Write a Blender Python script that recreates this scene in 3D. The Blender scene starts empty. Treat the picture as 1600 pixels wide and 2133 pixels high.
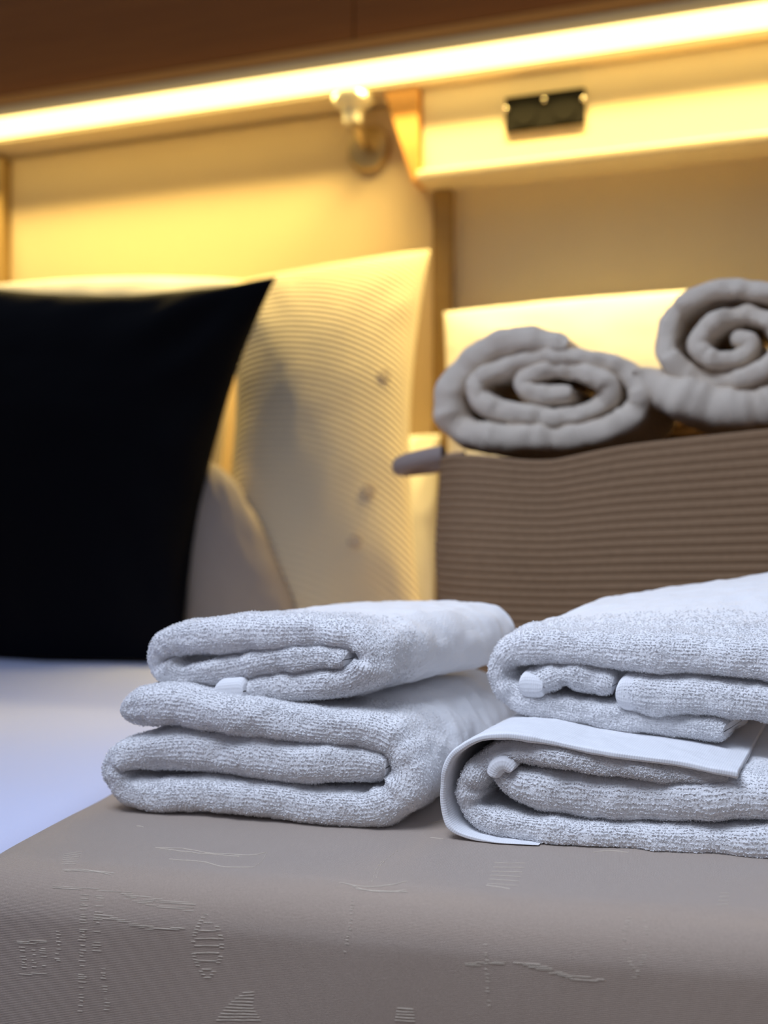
import bpy, bmesh, math, random
import numpy as np
from mathutils import Vector, Matrix
from mathutils.bvhtree import BVHTree

# ------------------------------------------------------------------ camera
F = 2200.0                       # focal length in pixels of the 1600-wide frame
PHI = math.radians(19.0)         # the camera looks this far to the left of the wall's normal
CAMZ = 0.685
PITCH = math.radians(0.72)
ZB = 0.46                        # top of the beige bench
ZBED = 0.435                     # top of the white bed
S = bpy.context.scene
S.view_settings.view_transform = 'Standard'
S.view_settings.look = 'None'
S.view_settings.gamma = 1
S.view_settings.use_curve_mapping = False
S.view_settings.exposure = 0.0
S.cycles.use_denoising = True
S.cycles.denoiser = 'OPENIMAGEDENOISE'
S.cycles.max_bounces = 8
S.cycles.diffuse_bounces = 7
S.cycles.sample_clamp_indirect = 8
cam = bpy.data.cameras.new('camera')
cam.sensor_fit = 'HORIZONTAL'; cam.sensor_width = 36
cam.lens = F / 1600 * 36
cam.dof.use_dof = True
cam.dof.focus_distance = 0.74
cam.dof.aperture_fstop = cam.lens / 9.5
cam.clip_start = 0.02
co = bpy.data.objects.new('camera', cam); S.collection.objects.link(co)
co.location = (0, 0, CAMZ)
co.rotation_euler = (math.pi/2 + PITCH, 0, PHI)
S.camera = co

# ------------------------------------------------------------------ light
w = bpy.data.worlds.new('world'); S.world = w; w.use_nodes = True
bg = w.node_tree.nodes['Background']
_n, _l = w.node_tree.nodes, w.node_tree.links
_tc = _n.new('ShaderNodeTexCoord'); _sp = _n.new('ShaderNodeSeparateXYZ'); _cr = _n.new('ShaderNodeValToRGB')
_mr = _n.new('ShaderNodeMapRange'); _mr.inputs[1].default_value = -1; _mr.inputs[2].default_value = 1
_l.new(_tc.outputs['Generated'], _sp.inputs[0]); _l.new(_sp.outputs['Z'], _mr.inputs[0]); _l.new(_mr.outputs[0], _cr.inputs[0]); _l.new(_cr.outputs[0], bg.inputs[0])
_cr.color_ramp.elements[0].position = 0.56; _cr.color_ramp.elements[0].color = (0.11, 0.06, 0.035, 1)
_cr.color_ramp.elements[1].position = 0.86; _cr.color_ramp.elements[1].color = (0.62, 0.74, 1.0, 1)
bg.inputs[1].default_value = 0.40
LED_POWER = 4.0                 # the visible diffuser
LED_DOWN = 45.0                 # what its lens throws down the wall
LED_COLOR = (1.0, 0.73, 0.25)
def area(name, loc, target, size, power, color):
    l = bpy.data.lights.new(name, 'AREA'); l.shape = 'RECTANGLE'
    l.size, l.size_y = size; l.energy = power; l.color = color
    o = bpy.data.objects.new(name, l); S.collection.objects.link(o)
    o.location = loc
    o.rotation_euler = (Vector(target) - Vector(loc)).to_track_quat('-Z', 'Y').to_euler()
    return o
_k = area('daylight_key', (-0.45, 0.10, 1.88), (-0.03, 0.76, 0.5), (0.8, 0.6), 6.2, (0.72, 0.81, 1.0))  # soft cool key from above left; its source is unseen
_k.data.spread = math.radians(85)

# ------------------------------------------------------------------ coordinates
FW = np.array([-math.sin(PHI), math.cos(PHI), 0.0])     # camera heading on the ground
RT = np.array([math.cos(PHI), math.sin(PHI), 0.0])
UPZ = np.array([0, 0, 1.0])
cF = FW*math.cos(PITCH) + UPZ*math.sin(PITCH)
cU = -FW*math.sin(PITCH) + UPZ*math.cos(PITCH)
EYE = np.array([0, 0, CAMZ])
def ray(px, py):
    return cF + RT*((px-800)/F) + cU*((1066.5-py)/F)
def at_d(px, py, d): return EYE + ray(px, py)*d          # a point at distance d
def at_z(px, py, z):
    r = ray(px, py); return EYE + r*((z-CAMZ)/r[2])
def at_y(px, py, Y):
    r = ray(px, py); return EYE + r*(Y/r[1])
def heading(a):                                          # a degrees to the right of the camera's heading
    a = math.radians(a); return FW*math.cos(a) + RT*math.sin(a)
def across(a):
    a = math.radians(a); return RT*math.cos(a) - FW*math.sin(a)

# ------------------------------------------------------------------ noise
rng = np.random.default_rng(7)
TAB = rng.random((256, 256))
def vnoise(x, y, seed=0):
    x = x + seed*17.31; y = y + seed*9.77
    xi = np.floor(x).astype(int); yi = np.floor(y).astype(int)
    fx = x-xi; fy = y-yi
    fx = fx*fx*(3-2*fx); fy = fy*fy*(3-2*fy)
    a = TAB[xi & 255, yi & 255]; b = TAB[(xi+1) & 255, yi & 255]
    c = TAB[xi & 255, (yi+1) & 255]; d = TAB[(xi+1) & 255, (yi+1) & 255]
    return ((a*(1-fx)+b*fx)*(1-fy) + (c*(1-fx)+d*fx)*fy)*2-1
def fnoise(x, y, seed=0, octv=3):
    r = 0; a = 1; t = 0
    for k in range(octv):
        r = r + a*vnoise(x*2**k, y*2**k, seed+k*3); t += a; a *= 0.5
    return r/t

# ------------------------------------------------------------------ materials
def new_mat(name):
    m = bpy.data.materials.new(name); m.use_nodes = True
    return m, m.node_tree.nodes, m.node_tree.links, m.node_tree.nodes['Principled BSDF']
def setp(b, color=None, rough=None, sheen=None, spec=None, metal=None):
    if color is not None: b.inputs['Base Color'].default_value = (*color, 1)
    if rough is not None: b.inputs['Roughness'].default_value = rough
    if sheen is not None: b.inputs['Sheen Weight'].default_value = sheen
    if spec is not None: b.inputs['Specular IOR Level'].default_value = spec
    if metal is not None: b.inputs['Metallic'].default_value = metal
def plain(name, color, rough=0.6, spec=0.3, metal=0, var=0.06, scale=30):
    m, n, l, b = new_mat(name); setp(b, color, rough, None, spec, metal)
    tc = n.new('ShaderNodeTexCoord'); no = n.new('ShaderNodeTexNoise'); no.inputs['Scale'].default_value = scale
    mx = n.new('ShaderNodeMix'); mx.data_type = 'RGBA'
    mx.inputs[6].default_value = (*[c*(1-var) for c in color], 1); mx.inputs[7].default_value = (*[min(1, c*(1+var)) for c in color], 1)
    l.new(tc.outputs['Object'], no.inputs['Vector']); l.new(no.outputs[0], mx.inputs[0]); l.new(mx.outputs[2], b.inputs['Base Color'])
    return m
def terry_mat(name, color, bump=0.5, trans=0.0):
    m, n, l, b = new_mat(name); setp(b, color, 1.0, 0.04, 0.0)
    b.inputs['Sheen Roughness'].default_value = 0.6
    tc = n.new('ShaderNodeTexCoord')
    vo = n.new('ShaderNodeTexVoronoi'); vo.inputs['Scale'].default_value = 560
    no = n.new('ShaderNodeTexNoise'); no.inputs['Scale'].default_value = 1300; no.inputs['Detail'].default_value = 2
    ad = n.new('ShaderNodeMath'); ad.operation = 'SUBTRACT'
    bp = n.new('ShaderNodeBump'); bp.inputs['Strength'].default_value = bump; bp.inputs['Distance'].default_value = 0.0008
    l.new(tc.outputs['Object'], vo.inputs['Vector']); l.new(tc.outputs['Object'], no.inputs['Vector'])
    l.new(no.outputs[0], ad.inputs[0]); l.new(vo.outputs['Distance'], ad.inputs[1])
    l.new(ad.outputs[0], bp.inputs['Height']); l.new(bp.outputs[0], b.inputs['Normal'])
    if trans:                                              # thin cotton loops let some light through
        tr = n.new('ShaderNodeBsdfTranslucent'); tr.inputs[0].default_value = (*color, 1)
        mx = n.new('ShaderNodeMixShader'); mx.inputs[0].default_value = trans
        out = [x for x in n if x.type == 'OUTPUT_MATERIAL'][0]
        l.new(b.outputs[0], mx.inputs[1]); l.new(tr.outputs[0], mx.inputs[2]); l.new(mx.outputs[0], out.inputs['Surface'])
    return m
def ribbed_mat(name, color, scale, dist, axis='Y', dark=0.9):
    """UV ribbed cloth: ribs across the uv axis, uv in metres"""
    m, n, l, b = new_mat(name); setp(b, color, 0.9, 0.2, 0.1)
    uv = n.new('ShaderNodeUVMap')
    wv = n.new('ShaderNodeTexWave'); wv.wave_type = 'BANDS'; wv.bands_direction = axis; wv.inputs['Scale'].default_value = scale
    wv.inputs['Distortion'].default_value = 0.4
    bp = n.new('ShaderNodeBump'); bp.inputs['Strength'].default_value = 1; bp.inputs['Distance'].default_value = dist
    mx = n.new('ShaderNodeMix'); mx.data_type = 'RGBA'
    mx.inputs[6].default_value = (*[c*dark for c in color], 1); mx.inputs[7].default_value = (*color, 1)
    l.new(uv.outputs[0], wv.inputs['Vector']); l.new(wv.outputs['Fac'], bp.inputs['Height']); l.new(bp.outputs[0], b.inputs['Normal'])
    l.new(wv.outputs['Fac'], mx.inputs[0]); l.new(mx.outputs[2], b.inputs['Base Color'])
    return m
def wood_mat(name, c1, c2, rough=0.45):
    m, n, l, b = new_mat(name); setp(b, c1, rough, None, 0.35)
    tc = n.new('ShaderNodeTexCoord'); mp = n.new('ShaderNodeMapping'); mp.inputs['Scale'].default_value = (1.2, 8, 22)
    no = n.new('ShaderNodeTexNoise'); no.inputs['Scale'].default_value = 3; no.inputs['Detail'].default_value = 6; no.inputs['Distortion'].default_value = 0.6
    mx = n.new('ShaderNodeMix'); mx.data_type = 'RGBA'
    mx.inputs[6].default_value = (*c1, 1); mx.inputs[7].default_value = (*c2, 1)
    l.new(tc.outputs['Object'], mp.inputs[0]); l.new(mp.outputs[0], no.inputs['Vector']); l.new(no.outputs[0], mx.inputs[0]); l.new(mx.outputs[2], b.inputs['Base Color'])
    return m
def jacquard_mat(name, c1, c2, ang):
    m, n, l, b = new_mat(name); setp(b, c1, 0.45, 1.0, 0.6); b.inputs['Sheen Roughness'].default_value = 0.35
    tc = n.new('ShaderNodeTexCoord'); mp = n.new('ShaderNodeMapping'); mp.vector_type = 'POINT'
    mp.inputs['Rotation'].default_value = (0, 0, -ang)
    sep = n.new('ShaderNodeSeparateXYZ'); l.new(tc.outputs['Object'], mp.inputs[0]); l.new(mp.outputs[0], sep.inputs[0])
    ad = n.new('ShaderNodeMath'); ad.operation = 'ADD'           # along the depth on top, along the height in front
    l.new(sep.outputs['Y'], ad.inputs[0]); l.new(sep.outputs['Z'], ad.inputs[1])
    def sine(sock, per, ph=None):
        a = n.new('ShaderNodeMath'); a.operation = 'MULTIPLY'; a.inputs[1].default_value = 2*math.pi/per; l.new(sock, a.inputs[0])
        s_ = n.new('ShaderNodeMath'); s_.operation = 'SINE'; l.new(a.outputs[0], s_.inputs[0]); return s_.outputs[0]
    rx = sine(sep.outputs['X'], 0.0010); ry = sine(ad.outputs[0], 0.0011)
    mu = n.new('ShaderNodeMath'); mu.operation = 'MULTIPLY'; l.new(rx, mu.inputs[0]); l.new(ry, mu.inputs[1])
    no = n.new('ShaderNodeTexNoise'); no.inputs['Scale'].default_value = 900; no.inputs['Detail'].default_value = 3
    l.new(tc.outputs['Object'], no.inputs['Vector'])
    a2 = n.new('ShaderNodeMath'); a2.operation = 'MULTIPLY_ADD'; l.new(no.outputs[0], a2.inputs[0]); a2.inputs[1].default_value = 1.6; l.new(mu.outputs[0], a2.inputs[2])
    a3 = n.new('ShaderNodeMath'); a3.operation = 'MULTIPLY_ADD'; l.new(ry, a3.inputs[0]); a3.inputs[1].default_value = 0.8; l.new(a2.outputs[0], a3.inputs[2])
    bp = n.new('ShaderNodeBump'); bp.inputs['Strength'].default_value = 0.5; bp.inputs['Distance'].default_value = 0.0005
    l.new(a3.outputs[0], bp.inputs['Height']); l.new(bp.outputs[0], b.inputs['Normal'])
    mr = n.new('ShaderNodeMapRange'); mr.inputs[1].default_value = -1; mr.inputs[2].default_value = 3
    l.new(a3.outputs[0], mr.inputs[0])
    mx = n.new('ShaderNodeMix'); mx.data_type = 'RGBA'
    mx.inputs[6].default_value = (*c1, 1); mx.inputs[7].default_value = (*c2, 1)
    l.new(mr.outputs[0], mx.inputs[0]); l.new(mx.outputs[2], b.inputs['Base Color'])
    return m
def emit_mat(name, color, strength):
    m = bpy.data.materials.new(name); m.use_nodes = True; n = m.node_tree.nodes; n.clear()
    e = n.new('ShaderNodeEmission'); e.inputs[0].default_value = (*color, 1); e.inputs[1].default_value = strength
    o = n.new('ShaderNodeOutputMaterial'); m.node_tree.links.new(e.outputs[0], o.inputs[0]); return m

BENCH_A = 11.8                                             # the bench is turned this far from the camera's axis
ANG_B = PHI - math.radians(BENCH_A)
M = {
 'terry': terry_mat('white_terry', (0.95, 0.95, 0.965), 0.5, 0.18),
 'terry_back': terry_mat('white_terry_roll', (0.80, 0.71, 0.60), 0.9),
 'hem': ribbed_mat('white_hem', (0.80, 0.805, 0.83), 190, 0.00008, 'X', 0.985),
 'jacquard': jacquard_mat('beige_jacquard', (0.25, 0.18, 0.135), (0.74, 0.59, 0.47), ANG_B),
 'thread': plain('raised_thread', (0.62, 0.54, 0.44), 0.7, 0.2, 0, 0.1, 400),
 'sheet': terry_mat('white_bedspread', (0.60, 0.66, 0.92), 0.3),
 'black': plain('black_satin', (0.0018, 0.002, 0.0045), 0.6, 0.08, 0, 0.1, 5),
 'pillow': plain('white_pillow_cotton', (0.85, 0.82, 0.74), 0.9, 0.1, 0, 0.03, 20),
 'shadepillow': plain('shaded_white_cotton', (0.34, 0.295, 0.265), 0.9, 0.1, 0, 0.03, 20),  # white cotton darkened: the shade between the cushions is put into the colour
 'rib': ribbed_mat('ribbed_pillow_cotton', (0.92, 0.79, 0.56), 24.0, 0.004, 'Y', 0.70),
 'button': plain('beige_button', (0.56, 0.46, 0.33), 0.5),
 'rope': plain('tan_cotton_rope', (0.27, 0.175, 0.105), 0.95, 0.05, 0, 0.15, 160),
 'handle': plain('grey_rope', (0.34, 0.28, 0.26), 0.9, 0.05, 0, 0.12, 200),
 'wall': plain('cream_wall', (0.84, 0.72, 0.50), 0.7, 0.2, 0, 0.03, 6),
 'panel': plain('beige_wall_panel', (0.66, 0.52, 0.32), 0.6, 0.3, 0, 0.03, 6),
 'cream': plain('cream_board', (0.74, 0.62, 0.42), 0.5, 0.3, 0, 0.02, 6),
 'darkwood': wood_mat('walnut', (0.42, 0.16, 0.028), (0.28, 0.10, 0.016)),
 'oak': wood_mat('orange_oak', (0.62, 0.32, 0.09), (0.50, 0.24, 0.06)),
 'brownwood': wood_mat('brown_batten_and_gap', (0.40, 0.27, 0.11), (0.34, 0.22, 0.08)),
 'alu': plain('champagne_aluminium', (0.60, 0.50, 0.36), 0.45, 0.5, 0.3, 0.02),
 'led': emit_mat('led_diffuser', LED_COLOR, LED_POWER),
 'plastic': plain('black_plastic', (0.008, 0.007, 0.005), 0.5, 0.1),
 'chrome': plain('brushed_steel', (0.75, 0.70, 0.6), 0.25, 0.5, 1.0, 0.02),
 'brass': plain('satin_brass', (0.55, 0.42, 0.22), 0.35, 0.5, 0.8, 0.05),
 'lamphead': plain('cream_lamp_enamel', (0.85, 0.80, 0.62), 0.4),
 'floor': wood_mat('floor_boards', (0.35, 0.24, 0.14), (0.28, 0.18, 0.10)),
}

# ------------------------------------------------------------------ object helpers
def thing(name, label, cat, loc, group=None):
    o = bpy.data.objects.new(name, None); S.collection.objects.link(o); o.location = loc
    o.empty_display_size = 0.05
    o['label'] = label; o['category'] = cat
    if group: o['group'] = group
    return o
def tag(o, label=None, cat=None, group=None, kind=None):
    if label: o['label'] = label
    if cat: o['category'] = cat
    if group: o['group'] = group
    if kind: o['kind'] = kind
    return o
def world_loc(o):
    v = Vector((0, 0, 0))
    while o: v += Vector(o.location); o = o.parent
    return v
def mesh_np(name, V, Q, mat, parent=None, base=None, uv=None, smooth=True, mats=None, midx=None):
    V = np.asarray(V, dtype=np.float64); Q = np.asarray(Q, dtype=np.int32)
    org = np.array(world_loc(parent)) if parent else np.zeros(3)
    loc = np.array(base) - org if base is not None else np.zeros(3)
    V = V - org - loc
    me = bpy.data.meshes.new(name)
    k = Q.shape[1]
    me.vertices.add(len(V)); me.vertices.foreach_set('co', V.astype(np.float32).ravel())
    me.loops.add(len(Q)*k); me.loops.foreach_set('vertex_index', Q.ravel())
    me.polygons.add(len(Q)); me.polygons.foreach_set('loop_start', np.arange(0, len(Q)*k, k, dtype=np.int32))
    me.polygons.foreach_set('loop_total', np.full(len(Q), k, dtype=np.int32))
    if uv is not None:
        l = me.uv_layers.new(name='UVMap'); l.data.foreach_set('uv', np.asarray(uv, dtype=np.float32)[Q.ravel()].ravel())
    me.update(calc_edges=True)
    me.polygons.foreach_set('use_smooth', np.full(len(Q), smooth, dtype=bool))
    for m_ in (mats or [mat]): me.materials.append(m_)
    if midx is not None: me.polygons.foreach_set('material_index', np.asarray(midx, dtype=np.int32))
    me.validate()
    o = bpy.data.objects.new(name, me); S.collection.objects.link(o)
    o.location = loc
    if parent: o.parent = parent
    return o
def mesh_bm(name, bm, mat, parent=None, base=None, smooth=False, bevel=0, seg=3):
    org = world_loc(parent) if parent else Vector((0, 0, 0))
    loc = (Vector(base) - org) if base is not None else Vector((0, 0, 0))
    bmesh.ops.translate(bm, verts=bm.verts, vec=-(org+loc))
    bmesh.ops.recalc_face_normals(bm, faces=bm.faces)
    me = bpy.data.meshes.new(name); bm.to_mesh(me); bm.free()
    for p in me.polygons: p.use_smooth = smooth
    me.materials.append(mat)
    o = bpy.data.objects.new(name, me); S.collection.objects.link(o); o.location = loc
    if parent: o.parent = parent
    if bevel:
        b = o.modifiers.new('bevel', 'BEVEL'); b.width = bevel; b.segments = seg; b.limit_method = 'ANGLE'
        for p in me.polygons: p.use_smooth = True
        wn = o.modifiers.new('wn', 'WEIGHTED_NORMAL')
    return o
def add_box(bm, x0, x1, y0, y1, z0, z1):
    vs = [bm.verts.new((x, y, z)) for x in (x0, x1) for y in (y0, y1) for z in (z0, z1)]
    for f in ((0,1,3,2),(4,6,7,5),(0,4,5,1),(2,3,7,6),(0,2,6,4),(1,5,7,3)): bm.faces.new([vs[i] for i in f])
def box(name, x0, x1, y0, y1, z0, z1, mat, parent=None, bevel=0.002, base=None):
    bm = bmesh.new(); add_box(bm, x0, x1, y0, y1, z0, z1)
    return mesh_bm(name, bm, mat, parent, base, bevel=bevel)
def add_cyl(bm, p, q, r1, r2=None, n=32):
    p = Vector(p); q = Vector(q); r2 = r1 if r2 is None else r2
    rot = (q-p).to_track_quat('Z', 'Y').to_matrix().to_4x4()
    bmesh.ops.create_cone(bm, cap_ends=True, segments=n, radius1=r1, radius2=r2, depth=(q-p).length,
                          matrix=Matrix.Translation((p+q)/2) @ rot)
def grid_faces(nu, nv, wrap_v=False):
    i = np.arange(nu-1)[:, None]; j = np.arange(nv if wrap_v else nv-1)[None, :]
    j2 = (j+1) % nv
    return np.stack([i*nv+j, (i+1)*nv+j, (i+1)*nv+j2, i*nv+j2], -1).reshape(-1, 4)
def tube(path, rad, nseg=14, closed=False):
    """verts, quads of a tube along path (n,3); rad scalar or (n,)"""
    P = np.asarray(path, float); n = len(P); rad = np.broadcast_to(rad, (n,))
    T = np.gradient(P, axis=0)
    if closed: T = np.roll(P, -1, 0)-np.roll(P, 1, 0)
    T /= np.linalg.norm(T, axis=1, keepdims=True)
    ref = np.array([0, 0, 1.0]);
    A = np.cross(T, ref); bad = np.linalg.norm(A, axis=1) < 1e-3; A[bad] = np.cross(T[bad], [1.0, 0, 0])
    A /= np.linalg.norm(A, axis=1, keepdims=True); B = np.cross(T, A)
    th = np.linspace(0, 2*np.pi, nseg, endpoint=False)
    V = P[:, None] + rad[:, None, None]*(A[:, None]*np.cos(th)[None, :, None] + B[:, None]*np.sin(th)[None, :, None])
    Q = grid_faces(n, nseg, True)
    if closed:
        j = np.arange(nseg); j2 = (j+1) % nseg
        Q = np.vstack([Q, np.stack([(n-1)*nseg+j, j, j2, (n-1)*nseg+j2], -1)])
    return V.reshape(-1, 3), Q
def catmull(P, step):
    P = np.asarray(P, float)
    E = np.vstack([2*P[0]-P[1], P, 2*P[-1]-P[-2]])
    out = []
    for i in range(1, len(E)-2):
        t = np.linspace(0, 1, 40, endpoint=False)[:, None]
        a, b, c, d = E[i-1], E[i], E[i+1], E[i+2]
        out.append(0.5*((2*b)+(-a+c)*t+(2*a-5*b+4*c-d)*t**2+(-a+3*b-3*c+d)*t**3))
    out = np.vstack(out+[P[-1:]])
    L = np.r_[0, np.cumsum(np.linalg.norm(np.diff(out[:, :2], axis=0), axis=1))]
    n = max(8, int(L[-1]/step)+1)
    s = np.linspace(0, L[-1], n)
    return np.stack([np.interp(s, L, out[:, k]) for k in range(out.shape[1])], 1), s

# ------------------------------------------------------------------ folded cloth
def smooth1(a, k):
    if k < 2: return a
    ker = np.hanning(k+2)[1:-1]; ker /= ker.sum()
    return np.convolve(np.pad(a, (k//2, k-1-k//2), mode='edge'), ker, mode='valid')
def strip(path, O, ang_u, ang_v, D, step=0.0006, vfine=0.0006, terry=0.0006, lump=0.0016, wrinkle=0.003,
          front=0.0, front_noise=0.004, rise=0.0, zref=None, seed=1, vcoarse=0.004, flat=False, sag=None, loops=True, wn=0.10, und=0.002):
    """A thick sheet folded along a path seen end-on: path = (px, py, thickness px) on the vertical plane through O,
    carried back by depth D along heading ang_v, the near and far edges rounded over."""
    u = across(ang_u); dv = heading(ang_v); nrm = heading(ang_u)
    pts = []
    for px, py, t in path:
        r = ray(px, py); d = float(np.dot(O-EYE, nrm)/np.dot(r, nrm))
        p = EYE + r*d; pts.append((float(np.dot(p-O, u)), p[2], t*d/F/2))
    C, s = catmull(pts, step)
    C[:, 1] += und*vnoise(s*26, s*0+1.7, seed+31)*np.clip(C[:, 1]-C[:, 1].min()-0.01, 0, 0.02)/0.02
    a = C[:, 0]; z = C[:, 1]; wd = C[:, 2]
    k = max(3, int(0.006/step)); a = smooth1(a, k); z = smooth1(z, k)
    L = s[-1]
    ta = np.gradient(a); tz = np.gradient(z); ln = np.hypot(ta, tz)+1e-12; ta /= ln; tz /= ln
    na, nz = -tz, ta
    e = np.minimum(s, L-s); wc = np.maximum(wd*1.0, 1e-4)
    cap = np.sqrt(np.clip(1-(1-np.clip(e/(wc*(0.5 if flat else 1.0)), 0, 1))**2, 0, 1))
    wd = wd*(0.04+0.96*cap)*(1+ (0 if flat else wn)*vnoise(s*28, s*0, seed))
    # profile samples: side (back->front), arc, side (front->back), back arc
    wm = float(np.median(wd)); na_arc = max(8, int(math.pi*wm*1.1/vfine))
    fr = []; y = 0; stp = vfine
    while y < D-2*wm:
        fr.append(y); y += stp; stp = min(stp*1.012, vcoarse)
    fr = np.array(fr+[D-2*wm]); fr /= fr[-1]
    th = np.linspace(0, math.pi, na_arc+2)[1:-1]
    thb = np.linspace(0, math.pi, 8)[1:-1]
    frc = fr[::1]
    cn = np.r_[np.ones(len(frc)), np.cos(th), -np.ones(len(frc)), -np.cos(thb)]
    yk = np.r_[frc[::-1], np.zeros(len(th)), frc, np.ones(len(thb))]
    ar = np.r_[np.zeros(len(frc)), -np.sin(th), np.zeros(len(frc)), np.sin(thb)]
    sgn = np.sign(cn)*np.abs(cn)**0.8
    vmet = np.r_[-frc[::-1]*(D-2*wm), th*wm*1.1, math.pi*wm*1.1+frc*(D-2*wm), math.pi*wm*1.1+(D-2*wm)+thb*wm]
    dens = np.r_[np.gradient(frc)[::-1]*(D-2*wm), np.full(len(th), vfine), np.gradient(frc)*(D-2*wm), np.full(len(thb), 0.005)]
    r = wd*1.1
    yo = front + front_noise*fnoise(s*22, s*0+3.3, seed+2, 3)*1.5
    Y = yo[:, None]*(1-yk[None, :]) + r[:, None] + ar[None, :]*r[:, None] + yk[None, :]*(D-2*r[:, None])
    N = wd[:, None]*sgn[None, :]
    SS = np.broadcast_to(s[:, None], Y.shape); VV = np.broadcast_to(vmet[None, :], Y.shape)
    A = a[:, None] + na[:, None]*N; Z = z[:, None] + nz[:, None]*N
    # wrinkles on the sheet as a whole so both faces move together
    if wrinkle:
        W = fnoise(SS*9, Y*5, seed+5, 2)*wrinkle*np.clip(Y/0.05+0.25, 0, 1)
        A = A + na[:, None]*W; Z = Z + nz[:, None]*W
    if rise:
        zb = z.min(); h = max(z.max()-zb, 1e-3)
        Z = Z + rise*(0.25+0.75*np.clip((A-A.min()-0.02)/0.17, 0, 1))*np.sin(np.clip(Y/D, 0, 1)*math.pi*0.62)*np.clip((Z-zb)/h, 0, 1)
    P = O[None, None]*np.array([1, 1, 0]) + A[..., None]*u + Y[..., None]*dv + Z[..., None]*UPZ
    # surface normal
    du = np.gradient(P, axis=0); dvv = np.roll(P, -1, 1)-np.roll(P, 1, 1)
    NN = np.cross(du, dvv); NN /= (np.linalg.norm(NN, axis=2, keepdims=True)+1e-12)
    cen = (O[None, None]*np.array([1, 1, 0]) + a[:, None, None]*u + Y[..., None]*dv + z[:, None, None]*UPZ)
    if np.sum(NN[:, :5]*(P-cen)[:, :5]) < 0: NN = -NN
    H = lump*fnoise(SS*70, VV*70, seed+8, 2)
    if not flat:
        H = H + lump*1.1*fnoise(SS*28, VV*60, seed+11, 2)
        p, q = 0.0023, 0.0019
        warp = VV + 0.0012*fnoise(SS*60, VV*60, seed+4, 2)
        ci = np.floor(warp/p).astype(int)
        off = TAB[ci & 255, (ci*7) & 255]
        cj = np.floor(SS/q+off*3).astype(int)
        jx = TAB[ci & 255, cj & 255]; jy = TAB[(ci+91) & 255, (cj+37) & 255]; hh = TAB[(ci+13) & 255, (cj+71) & 255]
        fx = (SS/q+off*3-cj-0.5-(jx-.5)*.35)*2; fy = (warp/p-ci-0.5-(jy-.5)*.3)*2
        loop = np.sqrt(np.clip(1.05-fx*fx*0.8-fy*fy, 0, 1))*(0.45+0.85*hh)
        H = H + terry*loop*np.clip(1.6-dens/0.0014, 0, 1)[None, :]
        kap = smooth1(np.abs(ta*np.gradient(tz, s)-tz*np.gradient(ta, s)), max(3, int(0.012/step)))
        H = H + (0.0035*fnoise(SS*75, VV*22, seed+15, 2)*np.clip(kap/35, 0, 1)[:, None])
    else:
        H = H + 0.00010*np.sin(VV*2*np.pi/0.0026)
    capw = np.clip(cap*1.5, 0.15, 1)[:, None]
    P = P + NN*(H*capw)[..., None]
    if sag is not None: P = sag(P)
    V = P.reshape(-1, 3); Q = grid_faces(P.shape[0], P.shape[1], True)
    uv = np.stack([SS.ravel(), VV.ravel()], 1)
    if loops and not flat:
        # rows of little pile loops standing on the near surfaces
        rg = np.random.default_rng(seed+100)
        vz = np.where(dens < 0.0013)[0]; v0, v1 = vmet[vz].min(), vmet[vz].max()
        nrow = int((v1-v0)/0.0021); ncol = int(L/0.00125)
        RV = (v0+(np.arange(nrow)+0.5)*0.0021)[:, None]+rg.normal(0, 0.00014, (nrow, ncol))
        RS = ((np.arange(ncol)+0.5)*0.00125)[None, :]+rg.uniform(-0.0005, 0.0005, (nrow, ncol))
        RV = RV + 0.0009*fnoise(RS*60, RV*60, seed+4, 2)
        jj = np.clip(np.searchsorted(vmet, RV.ravel()), 1, len(vmet)-2); ii = np.clip((RS.ravel()/L*(len(s)-1)).astype(int), 2, len(s)-3)
        ok = (rg.random(len(jj)) < 0.85*np.clip((0.0013-dens[jj])/0.0006, 0, 1)**0.8) & (cap[ii] > 0.5)
        ii, jj = ii[ok], jj[ok]
        c_ = P[ii, jj]; n_ = NN[ii, jj]; t_ = P[ii+1, jj]-P[ii-1, jj]; t_ /= np.linalg.norm(t_, axis=1, keepdims=True)+1e-9
        b_ = np.cross(n_, t_)
        m_ = len(ii); an = rg.normal(0, 0.5, m_)+math.pi/2*(rg.random(m_) < 0.15)
        e1 = t_*np.cos(an)[:, None]+b_*np.sin(an)[:, None]
        n2 = n_ + t_*rg.normal(0, 0.45, m_)[:, None] + b_*rg.normal(0, 0.45, m_)[:, None]; n2 /= np.linalg.norm(n2, axis=1, keepdims=True)
        e3 = np.cross(n2, e1); e3 /= np.linalg.norm(e3, axis=1, keepdims=True)+1e-9
        hh_ = rg.uniform(0.0005, 0.0013, m_); ww = rg.uniform(0.00045, 0.0008, m_); rr = rg.uniform(0.00020, 0.00030, m_)
        ths = np.linspace(-0.25, math.pi+0.25, 6); phs = np.arange(3)*2*math.pi/3
        ctr = c_[:, None]+e1[:, None]*(np.cos(ths)[None, :, None]*ww[:, None, None])+n2[:, None]*(np.sin(ths)[None, :, None]*hh_[:, None, None])
        rad = e1[:, None]*np.cos(ths)[None, :, None]+n2[:, None]*np.sin(ths)[None, :, None]
        LV = ctr[:, :, None]+rr[:, None, None, None]*(rad[:, :, None]*np.cos(phs)[None, None, :, None]+e3[:, None, None]*np.sin(phs)[None, None, :, None])
        q1 = grid_faces(6, 3, True)
        LQ = (q1[None]+(np.arange(m_)*18)[:, None, None]).reshape(-1, 4)+len(V)
        uv = np.vstack([uv, np.repeat(uv[ii*len(vmet)+jj], 18, axis=0)])
        V = np.vstack([V, LV.reshape(-1, 3)]); Q = np.vstack([Q, LQ])
    return V, Q, uv

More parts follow.
